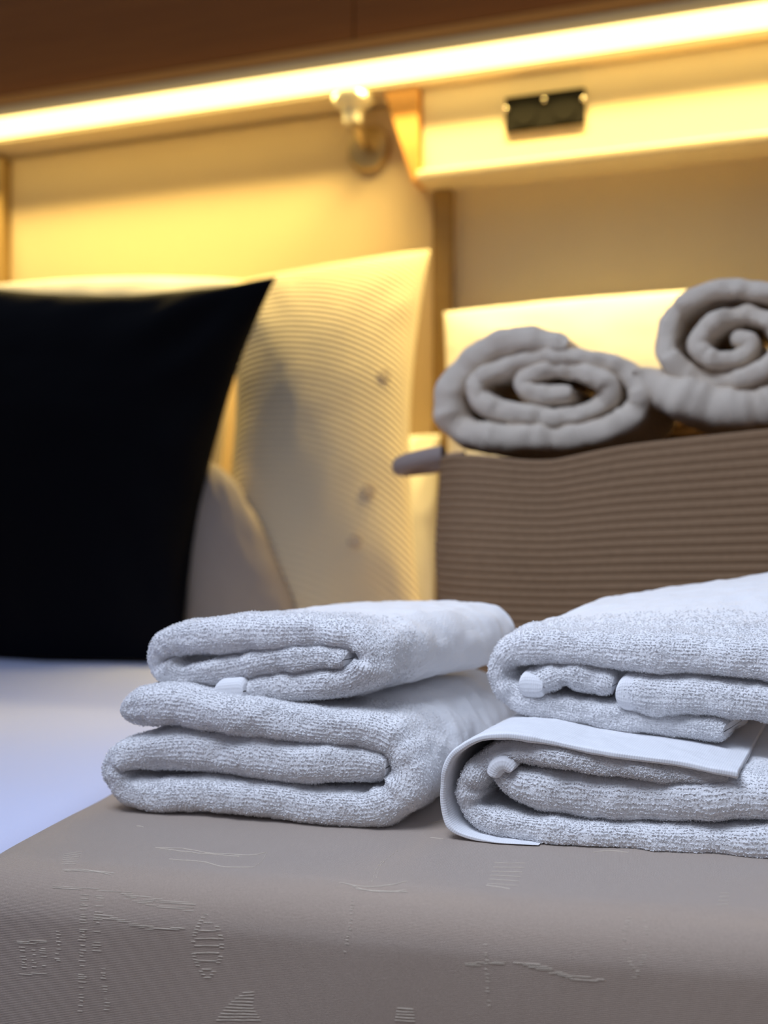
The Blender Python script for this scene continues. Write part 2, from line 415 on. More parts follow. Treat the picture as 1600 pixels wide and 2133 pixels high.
def rest_on(V, zmin):
    """press whatever would sink below zmin up onto it"""
    V = V.copy(); low = V[:, 2] < zmin; V[low, 2] = zmin + (V[low, 2]-zmin)*0.03; return V

# ------------------------------------------------------------------ pillows
def pillow(name, corners, T, mat, parent=None, base=None, bend=0.0, cbot=None, conc=(0.08, 0.08), n=90, wr=0.006, seed=1, ear=0.0, power=0.5, zmin=None, uvs=1.0, freq=7):
    cbot = conc[1] if cbot is None else cbot
    TL, TR, BR, BL = [np.array(c, float) for c in corners]
    g = np.sin(np.linspace(-math.pi/2, math.pi/2, n))
    U, Vv = np.meshgrid(g, g, indexing='ij')
    u2 = U*(1-conc[0]*(1-Vv**2)*np.abs(U)**1.5)*(1+ear*(U*Vv)**4); v2 = Vv*(1-np.where(Vv < 0, cbot, conc[1])*(1-U**2)*np.abs(Vv)**1.5)*(1+ear*(U*Vv)**4)
    s = (u2+1)/2; t = (v2+1)/2
    P = (BL*(1-s)[..., None]*(1-t)[..., None] + BR*s[..., None]*(1-t)[..., None] + TL*(1-s)[..., None]*t[..., None] + TR*s[..., None]*t[..., None])
    nm = np.cross(TR-TL, TL-BL); nm /= np.linalg.norm(nm)
    if np.dot(nm, EYE-TL) < 0: nm = -nm
    h = T/2*np.clip((1-U**2)*(1-Vv**2), 0, 1)**power
    edge = np.clip(1-np.maximum(np.abs(U), np.abs(Vv)), 0, 1)
    r2 = np.hypot(U, Vv)+1e-6; angp = np.arctan2(Vv, U)
    wk = wr*fnoise(U*freq*0.5+5, Vv*freq*0.5, seed, 3) + wr*1.2*np.sin(angp*14+3*vnoise(U*2, Vv*2, seed))*np.exp(-((r2-1.05)/0.25)**2)*np.clip(edge*6, 0, 1)
    Pf = P + nm*(h+wk)[..., None]; Pb = P - nm*(h-wk*0.5)[..., None]
    V = np.vstack([Pf.reshape(-1, 3), Pb.reshape(-1, 3)])
    Q = grid_faces(n, n); Q2 = Q[:, ::-1]+n*n
    # stitch the edge with a seam
    ring = [i*n for i in range(n)] + [(n-1)*n+j for j in range(1, n)] + [i*n+n-1 for i in range(n-2, -1, -1)] + [j for j in range(n-2, 0, -1)]
    ring = np.array(ring); r2_ = np.roll(ring, -1)
    Q3 = np.stack([ring, r2_, r2_+n*n, ring+n*n], -1)
    if zmin is not None: V = rest_on(V, zmin)
    lu = np.linalg.norm(TR-TL); lv = np.linalg.norm(TL-BL)
    uv1 = np.stack([(s*lu).ravel(), (t*lv+bend*s**2.2).ravel()], 1)
    return mesh_np(name, V, np.vstack([Q, Q2, Q3]), mat, parent, base, uv=np.vstack([uv1, uv1]))

def rounded_box(V0, V1, r, nx, ny, nz, noise_amp=0, nfreq=8, seed=1, rot=None, org=None):
    """dense rounded box in a local frame -> world verts, quads"""
    def axis(a, b, n):
        t = np.linspace(0, 1, n); e = np.linspace(0, math.pi/2, 14)
        ins = a + r*(1-np.cos(e)); ins2 = b - r*(1-np.cos(e))[::-1]
        return np.r_[ins, np.linspace(a+r, b-r, n)[1:-1], ins2]
    X = axis(V0[0], V1[0], nx); Yv = axis(V0[1], V1[1], ny); Zv = axis(V0[2], V1[2], nz)
    Vs = []; Qs = []; off = 0
    for ax in range(3):
        A = [X, Yv, Zv]; o1, o2 = [k for k in range(3) if k != ax]
        for side in (0, 1):
            G1, G2 = np.meshgrid(A[o1], A[o2], indexing='ij')
            P = np.zeros(G1.shape+(3,)); P[..., o1] = G1; P[..., o2] = G2; P[..., ax] = (V0, V1)[side][ax]
            Vs.append(P.reshape(-1, 3)); Qs.append(grid_faces(*G1.shape)+off); off += G1.size
    V = np.vstack(Vs); Q = np.vstack(Qs)
    key = np.round(V*1e6).astype(np.int64); _, first, inv = np.unique(key, axis=0, return_index=True, return_inverse=True)
    V = V[first]; Q = inv.ravel()[Q]
    lo = np.array(V0)+r; hi = np.array(V1)-r
    c = np.clip(V, lo, hi); d = V-c; ln = np.linalg.norm(d, axis=1, keepdims=True)
    V = c + d/np.maximum(ln, 1e-9)*r*(ln > 1e-9)
    if noise_amp:
        top = np.clip((V[:, 2]-V0[2])/(V1[2]-V0[2]), 0, 1)
        V[:, 2] += noise_amp*fnoise(V[:, 0]*nfreq, V[:, 1]*nfreq, seed, 3)*top
        V[:, 1] += noise_amp*fnoise(V[:, 0]*nfreq, V[:, 2]*nfreq, seed+4, 2)*(V[:, 1] < V0[1]+r)
    return V, Q

# ================================================================== SETTING
WY = 2.30
fl = box('floor', -3.2, 2.2, -1.6, WY, -0.05, 0, M['floor'], bevel=0); tag(fl, kind='structure')
wb = box('wall_back', -3.2, 2.2, WY, WY+0.1, 0, 2.6, M['wall'], bevel=0); tag(wb, kind='structure')

# panels and ledge on the wall, placed by where they meet the wall's plane
zl = at_y(365, 283, WY-0.001)[2]
xr = at_y(903, 500, WY-0.02)[0]                   # where the left panels end
xl = at_y(22, 400, WY-0.02)[0]
hb = box('headboard', xl, xr, WY-0.02, WY-0.001, 0.02, zl-0.012, M['panel'], bevel=0.004)
tag(hb, 'smooth honey-beige headboard panel on the wall behind the pillows', 'headboard')
tb = box('trim_2', xl-0.5, xl-0.003, WY-0.05, WY-0.0005, 0.0, zl-0.012, M['brownwood'], bevel=0.002); tag(tb, kind='structure')
xb0 = at_y(905, 600, WY-0.03)[0]; xb1 = at_y(940, 600, WY-0.03)[0]
zu = at_y(1240, 335, WY-0.10)[2]                  # underside of the ledge
bt = box('shadow_gap_strip', xb0, xb1, WY-0.03, WY-0.0005, 0.0, zu-0.002, M['brownwood'], bevel=0.002); tag(bt, kind='structure')  # brown strip standing in for the shadow gap between the panels
xs = at_y(880, 300, WY-0.07)[0]
zt = at_y(1240, 80, WY-0.07)[2]
sh = thing('wall_box', 'cream boxed wall section with a lit bottom ledge and black socket', 'wall shelf', (xs+0.5, WY, zu))
box('front_panel', xs, 2.1, WY-0.07, WY-0.001, zu+0.022, zl-0.001, M['cream'], sh, bevel=0.003)
box('ledge', xs-0.004, 2.1, WY-0.105, WY-0.001, zu, zu+0.021, M['cream'], sh, bevel=0.005)
# tapered oak bracket at the box's left end
bm = bmesh.new()
c = [at_y(804, 150, WY-0.075), at_y(884, 150, WY-0.075), at_y(884, 372, WY-0.075), at_y(862, 372, WY-0.075)]
zt_ = zl-0.001
sc = (c[0][0], c[1][0]-0.001, c[2][0]-0.001, c[3][0])
vs = []
for yy in (WY-0.09, WY-0.021):
    vs.append([bm.verts.new((sc[0], yy, zt_)), bm.verts.new((sc[1]-0.008, yy, zt_)), bm.verts.new((sc[1]-0.008, yy, zu+0.002)), bm.verts.new((sc[3], yy, zu+0.002))])
bm.faces.new(vs[0]); bm.faces.new(vs[1][::-1])
for i in range(4): bm.faces.new([vs[0][i], vs[0][(i+1) % 4], vs[1][(i+1) % 4], vs[1][i]])
ob = mesh_bm('shelf_bracket', bm, M['oak'], base=(sc[1], WY, zu), bevel=0.003)
tag(ob, 'orange oak tapered bracket at the left end of the wall box', 'bracket')

# double socket
so = at_y(1136, 232, WY-0.071)
pw = thing('wall_socket', 'black double power socket on the cream wall box', 'socket', so)
w_ = (at_y(1218, 232, WY-0.071)[0]-at_y(1052, 232, WY-0.071)[0])/2; h_ = (at_y(1136, 196, WY-0.071)[2]-at_y(1136, 268, WY-0.071)[2])/2
bm = bmesh.new(); add_box(bm, so[0]-w_, so[0]+w_, WY-0.081, WY-0.0705, so[2]-h_, so[2]+h_)
mesh_bm('face_plate', bm, M['plastic'], pw, bevel=0.003)
for k in (-1, 1):
    bm = bmesh.new(); add_cyl(bm, (so[0]+k*w_*0.5, WY-0.0835, so[2]-0.004), (so[0]+k*w_*0.5, WY-0.0805, so[2]-0.004), 0.026)
    add_cyl(bm, (so[0]+k*w_*0.5-0.009, WY-0.0842, so[2]-0.004), (so[0]+k*w_*0.5-0.009, WY-0.083, so[2]-0.004), 0.0035)
    add_cyl(bm, (so[0]+k*w_*0.5+0.009, WY-0.0842, so[2]-0.004), (so[0]+k*w_*0.5+0.009, WY-0.083, so[2]-0.004), 0.0035)
    mesh_bm('outlet', bm, M['plastic'], pw, bevel=0.001)
for k in (-0.97, 0.0, 0.97):
    bm = bmesh.new(); bmesh.ops.create_uvsphere(bm, u_segments=20, v_segments=12, radius=0.006,
        matrix=Matrix.Translation((so[0]+k*w_, WY-0.083, so[2]+(0.3 if k else 0.55)*h_)))
    mesh_bm('screw', bm, M['chrome'], pw, smooth=True)

# overhead cabinet with its LED profile
CY = 2.16
zled = at_y(800, 172, CY-0.01)[2]; zlt = at_y(800, 126, CY-0.01)[2]
zc = at_y(800, 100, CY)[2]
cb = thing('wall_cabinet', 'dark walnut overhead cabinet above the glowing light strip', 'cabinet', (-0.5, WY, zc))
box('soffit_panel', -3.1, 2.1, CY+0.037, WY-0.0005, zl, zc-0.0005, M['cream'], cb, bevel=0.002)
box('body', -3.1, 2.1, CY+0.02, WY-0.0005, zc, zc+0.55, M['darkwood'], cb, bevel=0.002)
xd = at_y(737, 40, CY)[0]; edges = [-3.1, xd-1.15, xd, xd+1.15, 2.1]
for i in range(4):
    box('door', edges[i]+0.0015, edges[i+1]-0.0015, CY, CY+0.0195, zc+0.03, zc+0.55, M['darkwood'], cb, bevel=0.002)
box('bottom_rail', -3.1, 2.1, CY-0.001, CY+0.0195, zc, zc+0.0285, M['oak'], cb, bevel=0.002)
ld = thing('led_light', 'long warm white strip light under the overhead cabinet', 'light strip', (-0.5, CY, zled))
bm = bmesh.new(); add_box(bm, -3.1, 2.1, CY-0.004, CY+0.034, zlt+0.0005, zc-0.0005); add_box(bm, -3.1, 2.1, CY+0.0325, CY+0.036, (zled+zlt)/2-0.008, zlt+0.002)
mesh_bm('profile', bm, M['alu'], ld, bevel=0.001)
# half-round diffuser
n = 14; th = np.linspace(0, 2*np.pi, 24, endpoint=False)
pr = np.stack([np.full(24, 0.0), CY-0.010+0.024*np.cos(th), (zled+zlt)/2+(zlt-zled)/2*np.sin(th)], 1)
V = np.vstack([pr+[x, 0, 0] for x in (-3.1, 2.1)])
mesh_np('diffuser', V, grid_faces(2, 24, True), M['led'], ld)

_ll = bpy.data.lights.new('led_downlight', 'AREA'); _ll.shape = 'RECTANGLE'; _ll.size = 5.2; _ll.size_y = 0.016
_ll.energy = LED_DOWN; _ll.color = LED_COLOR; _ll.spread = math.radians(98)
_lo = bpy.data.objects.new('led_downlight', _ll); S.collection.objects.link(_lo); _lo.parent = ld
_lo.location = Vector((-0.5, CY+0.010, zled-0.002)) - ld.location; _lo.rotation_euler = (math.radians(-7), 0, 0)
# reading lamp on the wall under the strip
p0 = at_y(770, 312, WY-0.021); ph = at_y(735, 208, WY-0.10)
rl = thing('reading_lamp', 'small cream-headed brass wall lamp beside the oak bracket', 'lamp', p0)
bm = bmesh.new(); add_cyl(bm, p0, p0+np.array([0, -0.016, 0]), 0.055, 0.048, 48)
mesh_bm('wall_plate', bm, M['brass'], rl, smooth=False, bevel=0.003)
pth, _ = catmull(np.array([p0+[0, -0.016, 0], p0+[0, -0.05, 0.004], p0+[-0.004, -0.078, 0.03], ph+[0, 0, -0.055], ph+[0, 0, -0.012]]), 0.004)
V, Q = tube(pth, 0.009, 16); mesh_np('neck', V, Q, M['brass'], rl)
bm = bmesh.new(); add_cyl(bm, ph+[0, 0, -0.055], ph+[0, 0, -0.02], 0.020, 0.024, 32)
mesh_bm('lamp_holder', bm, M['lamphead'], rl, bevel=0.003)
bm = bmesh.new(); bmesh.ops.create_uvsphere(bm, u_segments=40, v_segments=20, radius=1, matrix=Matrix.Translation(ph) @ Matrix.Diagonal((0.045, 0.045, 0.026, 1)))
mesh_bm('lamp_head', bm, M['lamphead'], rl, smooth=True)

# ================================================================== BENCH AND BED
uB = across(BENCH_A); vB = heading(BENCH_A)
pf = EYE*np.array([1, 1, 0]) + FW*0.640                          # a point of the front plane, straight ahead
pl = EYE*np.array([1, 1, 0]) + FW*0.765 + RT*(-0.278)             # a point of the left side
v_front = np.dot(pf, vB); u_left = np.dot(pl, uB)
OB = uB*u_left + vB*v_front
RB = np.stack([uB, vB, UPZ])                                      # rows: local axes
def to_world(V): return V @ RB + OB
benchW, benchD = 1.15, 1.50
V, Q = rounded_box((0, 0, 0.0), (benchW, benchD, ZB), 0.032, 140, 140, 50, 0.0016, 9, 3)
nb = len(V)
Vw = to_world(V)
# flatten exactly where the stacks and basket stand so they rest on it
bvh = BVHTree.FromPolygons([Vector(v) for v in Vw], [tuple(q) for q in Q])
threads_V = []; threads_Q = []; cnt = nb
def thread(pxs, r=0.00030, rag=1.2, per=None):
    """a raised thread laid on the cloth through the given points"""
    global cnt
    P = np.array(pxs, float); C, s = catmull(np.c_[P, np.zeros(len(P))], 2.2)
    C[:, 1] += rag*fnoise(s*0.05, s*0, cnt % 97, 2)
    segs = [C] if not per else [C[i:i+max(3, int(per[0]/2.2))] for i in range(0, len(C)-3, int(per[1]/2.2))]
    for sg in segs:
        pts = []
        for x, y in sg[:, :2]:
            h = bvh.ray_cast(Vector(EYE), Vector(ray(x, y)))
            if h[0] is not None: pts.append(np.array(h[0]+h[1]*0.0001))
        if len(pts) < 3: continue
        rr = np.full(len(pts), r); rr[0] = rr[-1] = r*0.3
        v, q = tube(pts, rr*(0.8+0.4*np.random.default_rng(cnt).random(len(pts))), 6)
        threads_V.append(v); threads_Q.append(q+cnt); cnt += len(v)
def hatch(poly_l, poly_r, n, r=0.00024, dash=None):
    """short horizontal threads between a left and a right outline"""
    L = np.array(poly_l, float); R = np.array(poly_r, float)
    for k in range(n):
        t = k/(n-1)
        a = np.array([np.interp(t, np.linspace(0, 1, len(L)), L[:, i]) for i in (0, 1)])
        b = np.array([np.interp(t, np.linspace(0, 1, len(R)), R[:, i]) for i in (0, 1)])
        if np.linalg.norm(b-a) < 4: continue
        thread([a, (a+b)/2, b], r, 0.6)
random.seed(4)
def floats(path, rows, pitch=4.0, keep=0.8, r=0.00022):
    """weft floats: short level threads that step along the drawn line"""
    P = np.array(path, float); x = np.arange(P[0, 0], P[-1, 0], 3.0); y = np.interp(x, P[:, 0], P[:, 1])
    for k in range(rows):
        yy = y + (k-(rows-1)/2)*pitch + 1.5*vnoise(x*0.02, x*0+k*1.7, 3)
        q = np.round((yy-0.06*x)/3.4); i = 0
        while i < len(x):
            j = i
            while j+1 < len(x) and q[j+1] == q[i] and j-i < 22: j += 1
            if j-i >= 2 and random.random() < keep:
                xa, xb = x[i]-random.uniform(2, 7), x[j]+random.uniform(2, 7); f = lambda X: q[i]*3.4+0.06*X
                thread([(xa, f(xa)), ((xa+xb)/2, f((xa+xb)/2)), (xb, f(xb))], r*random.uniform(0.8, 1.25), 0.25)
            i = j+1
def dots_down(x0, y0, x1, y1, n, wdt=9, r=0.00024):
    for k in range(n):
        t = (k+random.uniform(-.3, .3))/n; x = x0+(x1-x0)*t+random.uniform(-2, 2); y = y0+(y1-y0)*t
        if random.random() < 0.8:
            hw = wdt*random.uniform(0.25, 0.7); thread([(x-hw, y), (x, y+.5), (x+hw, y+1)], r, 0.3)
# motifs woven into the cover (paired lines, leaf, squares, dotted stems)
thread([(322, 1765), (380, 1768), (440, 1777), (520, 1781), (555, 1776)]); thread([(330, 1767), (420, 1778), (500, 1784)])
thread([(352, 1790), (420, 1795), (470, 1806), (530, 1806)]); thread([(556, 1776), (545, 1795), (530, 1806)], per=(5, 8))
hatch([(133, 1780), (128, 1800)], [(172, 1774), (158, 1800)], 6)
thread([(130, 1811), (180, 1813), (240, 1820)]); thread([(133, 1814), (200, 1816), (232, 1823)]); 
floats([(112, 1848), (200, 1856), (260, 1862), (290, 1872), (404, 1884)], 2, 5)
floats([(262, 1862), (300, 1876), (340, 1884), (404, 1888)], 4, 5)
floats([(205, 1909), (235, 1912), (265, 1922), (300, 1932), (388, 1938)], 2, 5)
floats([(290, 1930), (340, 1940), (384, 1942)], 2, 6, 0.6)
dots_down(175, 1860, 168, 2110, 46, 14); dots_down(208, 1865, 200, 1990, 22, 16); dots_down(214, 2010, 224, 2110, 14, 10)
dots_down(121, 1938, 120, 2010, 9, 9)
hatch([(435, 1905), (405, 1950), (402, 1990), (430, 2036)], [(437, 1905), (455, 1950), (458, 1990), (432, 2036)], 9, 0.00024)
for k in range(22):
    t = k/21; y = 1905+131*t; hw = 27*math.sin(math.pi*t)**0.8+3
    for s_ in (-1, 1):
        if random.random() < 0.7: thread([(432+s_*hw-5, y), (432+s_*hw, y), (432+s_*hw+5, y+1)], 0.00026, 0.3)
floats([(38, 1963), (98, 1962)], 2, 4, 1.0)
floats([(44, 2029), (98, 2029)], 1, 4, 1.0)
dots_down(48, 1974, 52, 2022, 8, 12); dots_down(88, 1974, 92, 2022, 8, 12); dots_down(70, 1980, 70, 2018, 6, 8)
thread([(708, 1839), (750, 1846), (800, 1846), (850, 1836)]); thread([(735, 1846), (770, 1855), (850, 1858)]); thread([(740, 1852), (800, 1858), (845, 1855)])
thread([(785, 1830), (795, 1800), (832, 1770)], per=(5, 9)); thread([(775, 1838), (784, 1810), (800, 1788)], per=(5, 9))
dots_down(735, 1870, 728, 1950, 12, 8); dots_down(728, 1940, 716, 1990, 8, 8)
hatch([(1030, 1798), (1015, 1840)], [(1095, 1798), (1078, 1845)], 6, 0.00022); thread([(1012, 1845), (1040, 1848), (1064, 1852)])
floats([(974, 2008), (1040, 2006), (1068, 2002), (1130, 2014), (1190, 2036), (1262, 2042)], 2, 4)
floats([(1100, 2012), (1150, 2026), (1200, 2040)], 1, 4)
dots_down(1012, 1965, 1018, 2110, 16, 8, 0.00022)
for k in range(20):
    t = k/19; y = 1912+124*t; hw = 22*math.sin(math.pi*min(t+.15, 1))**0.8+3
    for s_ in (-1, 1):
        if random.random() < 0.6: thread([(1325+s_*hw-5, y), (1325+s_*hw, y), (1325+s_*hw+5, y+1)], 0.00022, 0.3)
hatch([(1500, 1860), (1494, 1885)], [(1520, 1860), (1518, 1884)], 4, 0.00022)
hatch([(505, 2068), (470, 2095), (450, 2125)], [(530, 2066), (528, 2098), (545, 2125)], 10)
hatch([(826, 2100), (822, 2125)], [(862, 2102), (866, 2128)], 5)
thread([(284, 1720), (300, 1723)]); thread([(890, 1718), (910, 1712), (928, 1707)]); thread([(895, 1745), (925, 1748)])
thread([(1235, 1776), (1270, 1772), (1310, 1776)])
allV = np.vstack([Vw]+threads_V); allQ = np.vstack([Q]+threads_Q)
mi = np.r_[np.zeros(len(Q)), np.ones(len(allQ)-len(Q))]
bench = mesh_np('upholstered_bench', allV, allQ, None, base=to_world(np.array([[benchW/2, benchD/2, 0.0]]))[0], mats=[M['jacquard'], M['thread']], midx=mi)
tag(bench, 'beige upholstered bench in jacquard cloth with raised woven motifs, under the towels', 'bench')

V, Q = rounded_box((-2.0, -0.9, 0.0), (-0.012, 1.50, ZBED), 0.05, 170, 190, 14, 0.005, 5, 9)
bed = mesh_np('bed', to_world(V), Q, M['sheet'], base=to_world(np.array([[-1.0, 0.5, 0.0]]))[0])
tag(bed, 'bed under a smooth white spread, left of the beige bench', 'bed')

# ================================================================== TOWELS
def cloth_obj(name, parts, mat, parent=None, base=None, zmin=None):
    Vs = []; Qs = []; uvs = []; off = 0
    for V, Q, uv in parts:
        Vs.append(V); Qs.append(Q+off); uvs.append(uv); off += len(V)
    V = np.vstack(Vs)
    if zmin is not None: V = rest_on(V, zmin)
    return mesh_np(name, V, np.vstack(Qs), mat, parent, base, uv=np.vstack(uvs))
FG = 'folded white towels stacked on the beige bench'
def zon(px, py, O, ang):
    r = ray(px, py); nrm = heading(ang); d = float(np.dot(O-EYE, nrm)/np.dot(r, nrm)); return EYE+r*d
def towel(label, O, zmin):
    return thing('folded_towel', label, 'towel', (O[0], O[1], zmin), FG)

# left stack, lower
OA = at_z(760, 1727, ZB)
PA = [(250,1487,58),(320,1480,82),(450,1490,80),(600,1508,74),(700,1525,72),(760,1535,80),(815,1562,88),(842,1615,90),(822,1668,86),
      (760,1690,78),(650,1683,78),(520,1668,76),(400,1662,74),(310,1664,66),(255,1650,58),(228,1618,50),(240,1582,54),(290,1570,72),
      (380,1573,88),(520,1585,92),(650,1594,92),(750,1602,84),(800,1608,64)]
t = towel('large white folded towel at the bottom of the left stack', OA, ZB)
cloth_obj('body', [strip(PA, OA, 12.3, 23, 0.27, seed=11, front_noise=0.004)], M['terry'], t, zmin=ZB+0.0006)
# left stack, upper
OBt = zon(600, 1466, OA, 12.3) + FW*0.012
PB = [(458,1442,38),(500,1440,52),(600,1431,60),(690,1424,62),(742,1405,64),(758,1370,62),(738,1336,62),(685,1322,62),(600,1318,70),
      (500,1322,76),(420,1325,74),(360,1332,64),(324,1356,54),(322,1390,52),(370,1410,56),(450,1399,60),(550,1382,60),(650,1373,56),(716,1374,44)]
t = towel('smaller white folded towel on top of the left stack', OBt, OBt[2])
cloth_obj('body', [strip(PB, OBt, 17, 34, 0.235, seed=23, front_noise=0.005)], M['terry'], t)
cloth_obj('hem', [strip([(452,1441,46),(466,1441,56),(492,1440,62),(515,1439,64)], OBt, 17, 30, 0.03, seed=5, flat=True, front=-0.004, front_noise=0.001, wrinkle=0, lump=0.0006)], M['hem'], t)
cloth_obj('hem', [strip([(434,1444,12),(450,1446,20),(480,1452,18)], OBt, 17, 30, 0.03, seed=6, flat=True, front=-0.002, wrinkle=0, lump=0.0003)], M['hem'], t)
# right stack, lower
OC = at_z(1300, 1767, ZB)
PC = [(1515,1624,24),(1400,1609,38),(1250,1588,46),(1120,1570,50),(1045,1570,48),(992,1602,50),(968,1650,50),(985,1698,52),(1060,1726,54),
      (1200,1741,56),(1350,1752,62),(1500,1760,68),(1620,1760,72),(1700,1725,68),(1660,1685,78),(1560,1672,94),(1430,1670,94),(1300,1668,94),
      (1190,1662,90),(1100,1648,82),(1048,1630,52),(1036,1604,34)]
t = towel('large white folded towel at the bottom of the right stack, thin hem edge showing', OC, ZB)
cloth_obj('body', [strip(PC, OC, 12.3, 25, 0.29, seed=37, front_noise=0.004)], M['terry'], t, zmin=ZB+0.0006)
PH = [(1540,1608,16),(1400,1581,15),(1250,1559,15),(1130,1540,15),(1055,1529,15),(1000,1534,15),(950,1570,14),(930,1620,13),(928,1680,13),(948,1724,12),(1010,1745,10),(1080,1753,6),(1130,1758,4)]
h = cloth_obj('hem_band', [strip(PH, OC, 12.3, 25, 0.28, seed=41, flat=True, front=-0.006, front_noise=0.003, wrinkle=0.0012, lump=0.0008)], M['hem'], t, zmin=ZB+0.0006)
cloth_obj('hem', [strip([(1024,1618,30),(1034,1598,40),(1052,1592,40),(1070,1606,20)], OC, 12.3, 25, 0.04, seed=43, flat=True, front=-0.002, front_noise=0.001, wrinkle=0, lump=0.0006)], M['hem'], t)
# right stack, upper
OD = at_d(1300, 1530, 0.792)
PD = [(1508,1524,48),(1400,1514,54),(1300,1502,56),(1200,1487,54),(1110,1472,52),(1052,1448,56),(1032,1405,58),(1062,1364,66),(1130,1350,66),
      (1250,1358,70),(1400,1372,72),(1540,1385,72),(1640,1400,80),(1695,1440,76),(1640,1478,68),(1560,1472,74),(1450,1458,80),(1350,1450,80),(1290,1444,66)]
t = towel('puffy white folded towel on top of the right stack', OD, OD[2])
cloth_obj('body', [strip(PD, OD, 12.3, 32, 0.27, seed=59, rise=0.047, front_noise=0.005)], M['terry'], t)
cloth_obj('inner_fold', [strip([(1086,1432,50),(1120,1424,54),(1170,1408,52),(1220,1418,56),(1275,1432,50)], OD, 12.3, 28, 0.06, seed=61, front=0.001)], M['terry'], t)
cloth_obj('hem', [strip([(1082,1428,58),(1105,1428,60),(1135,1430,52)], OD, 12.3, 28, 0.03, seed=63, flat=True, front=-0.003, front_noise=0.001, wrinkle=0, lump=0.0006)], M['hem'], t)
cloth_obj('hem', [strip([(1283,1444,78),(1310,1446,84),(1345,1450,84)], OD, 12.3, 28, 0.03, seed=64, flat=True, front=-0.003, front_noise=0.001, wrinkle=0, lump=0.0006)], M['hem'], t)

# ================================================================== BASKET
BD = 1.30
uK = across(19); vK = heading(19)                                   # squared to the wall
pk = at_d(889, 1000, BD+0.03)
rimz = at_d(1100, 946, BD)[2]
bw, bd_, br_ = 0.56, 0.34, 0.11
cK = np.array([pk[0], pk[1], 0]) + uK*(bw/2) + vK*(bd_/2-0.03)
def rrect(nper, inset=0.0):
    W, Dp, r = bw/2-inset, bd_/2-inset, br_-inset*0.6
    th = np.linspace(0, 2*np.pi, nper, endpoint=False)
    # superellipse-like rounded rectangle by arc length
    pts = []
    for (cx, cy, a0) in ((W-r, Dp-r, 0), (-(W-r), Dp-r, 90), (-(W-r), -(Dp-r), 180), (W-r, -(Dp-r), 270)):
        for a in np.linspace(a0, a0+90, 16): pts.append((cx+r*math.cos(math.radians(a)), cy+r*math.sin(math.radians(a))))
    pts = np.array(pts+[pts[0]]); L = np.r_[0, np.cumsum(np.hypot(*np.diff(pts, axis=0).T))]
    s = np.linspace(0, L[-1], nper, endpoint=False)
    return np.stack([np.interp(s, L, pts[:, 0]), np.interp(s, L, pts[:, 1])], 1), s
nper = 260; base2, sper = rrect(nper)
nrm2 = np.roll(base2, -1, 0)-np.roll(base2, 1, 0); nrm2 = np.stack([nrm2[:, 1], -nrm2[:, 0]], 1); nrm2 /= np.linalg.norm(nrm2, axis=1, keepdims=True)
ncoil = 32; Hb = rimz-ZB-0.002; ch = Hb/ncoil
prof = []                                                            # (offset outward, height fraction)
for k in range(ncoil):
    for a in np.linspace(-80, 80, 9): prof.append((0.0022*math.cos(math.radians(a)), (k+0.5+0.5*math.sin(math.radians(a)))*ch))
for k in range(ncoil-1, 0, -1):
    for a in np.linspace(80, -80, 5): prof.append((-0.012-0.004*math.cos(math.radians(a)), (k+0.5+0.5*math.sin(math.radians(a)))*ch))
prof = np.array(prof)
rows = []
for off, hgt in prof:
    f = hgt/Hb
    bulge = 0.006*math.sin(math.pi*f) - 0.004*(1-f)
    wob = 0.0025*fnoise(sper*9, sper*0+f*3, 4, 2)
    xy = base2 + nrm2*(off+bulge+wob)[:, None]
    sag = f**3*(-0.010*np.exp(-((base2[:, 0]+0.13)/0.07)**2)*(base2[:, 1] < 0) + 0.003*fnoise(sper*5, sper*0, 8, 2)) + f**2*0.022*np.clip(base2[:, 0]/bw*2.2+0.45, 0, 1)
    sag = sag + f**3*0.055*np.clip(base2[:, 1]/0.1, 0, 1)*np.clip((base2[:, 0]+0.16)/0.12, 0, 1)
    zz = ZB+0.002+hgt+sag
    rows.append(cK[None]+xy[:, :1]*uK+xy[:, 1:]*vK+zz[:, None]*UPZ)
V = np.array(rows); nr = len(rows)
Q = grid_faces(nr, nper, True)
Vb = V.reshape(-1, 3)
# close outside bottom and inside floor
c0 = len(Vb); Vb = np.vstack([Vb, V[0].mean(0), V[-1].mean(0)])
j = np.arange(nper); j2 = (j+1) % nper
tri = np.vstack([np.stack([j2, j, np.full(nper, c0), np.full(nper, c0)], -1)[:, :3], np.stack([(nr-1)*nper+j, (nr-1)*nper+j2, np.full(nper, c0+1)], -1)])
T = np.vstack([np.stack([Q[:, 0], Q[:, 1], Q[:, 2]], -1), np.stack([Q[:, 0], Q[:, 2], Q[:, 3]], -1), tri])
bk = thing('rope_basket', 'large tan coiled rope basket holding two rolled towels', 'basket', (cK[0], cK[1], ZB))
mesh_np('body', Vb, T, M['rope'], bk)
for sd in (-1, 1):
    pts = []
    for a in np.linspace(-90, 90, 40):
        lx = sd*(bw/2-0.004+0.075*max(0, math.cos(math.radians(a)))**0.8); ly = -0.02+0.055*math.sin(math.radians(a))
        zz = rimz+0.008-0.012*math.cos(math.radians(a)) + 0.03*(0.5 if sd > 0 else -0.1)
        pts.append(cK+lx*uK+ly*vK+UPZ*zz)
    V, Q = tube(pts, 0.0125, 16)
    mesh_np('handle', V, Q, M['handle'], bk)

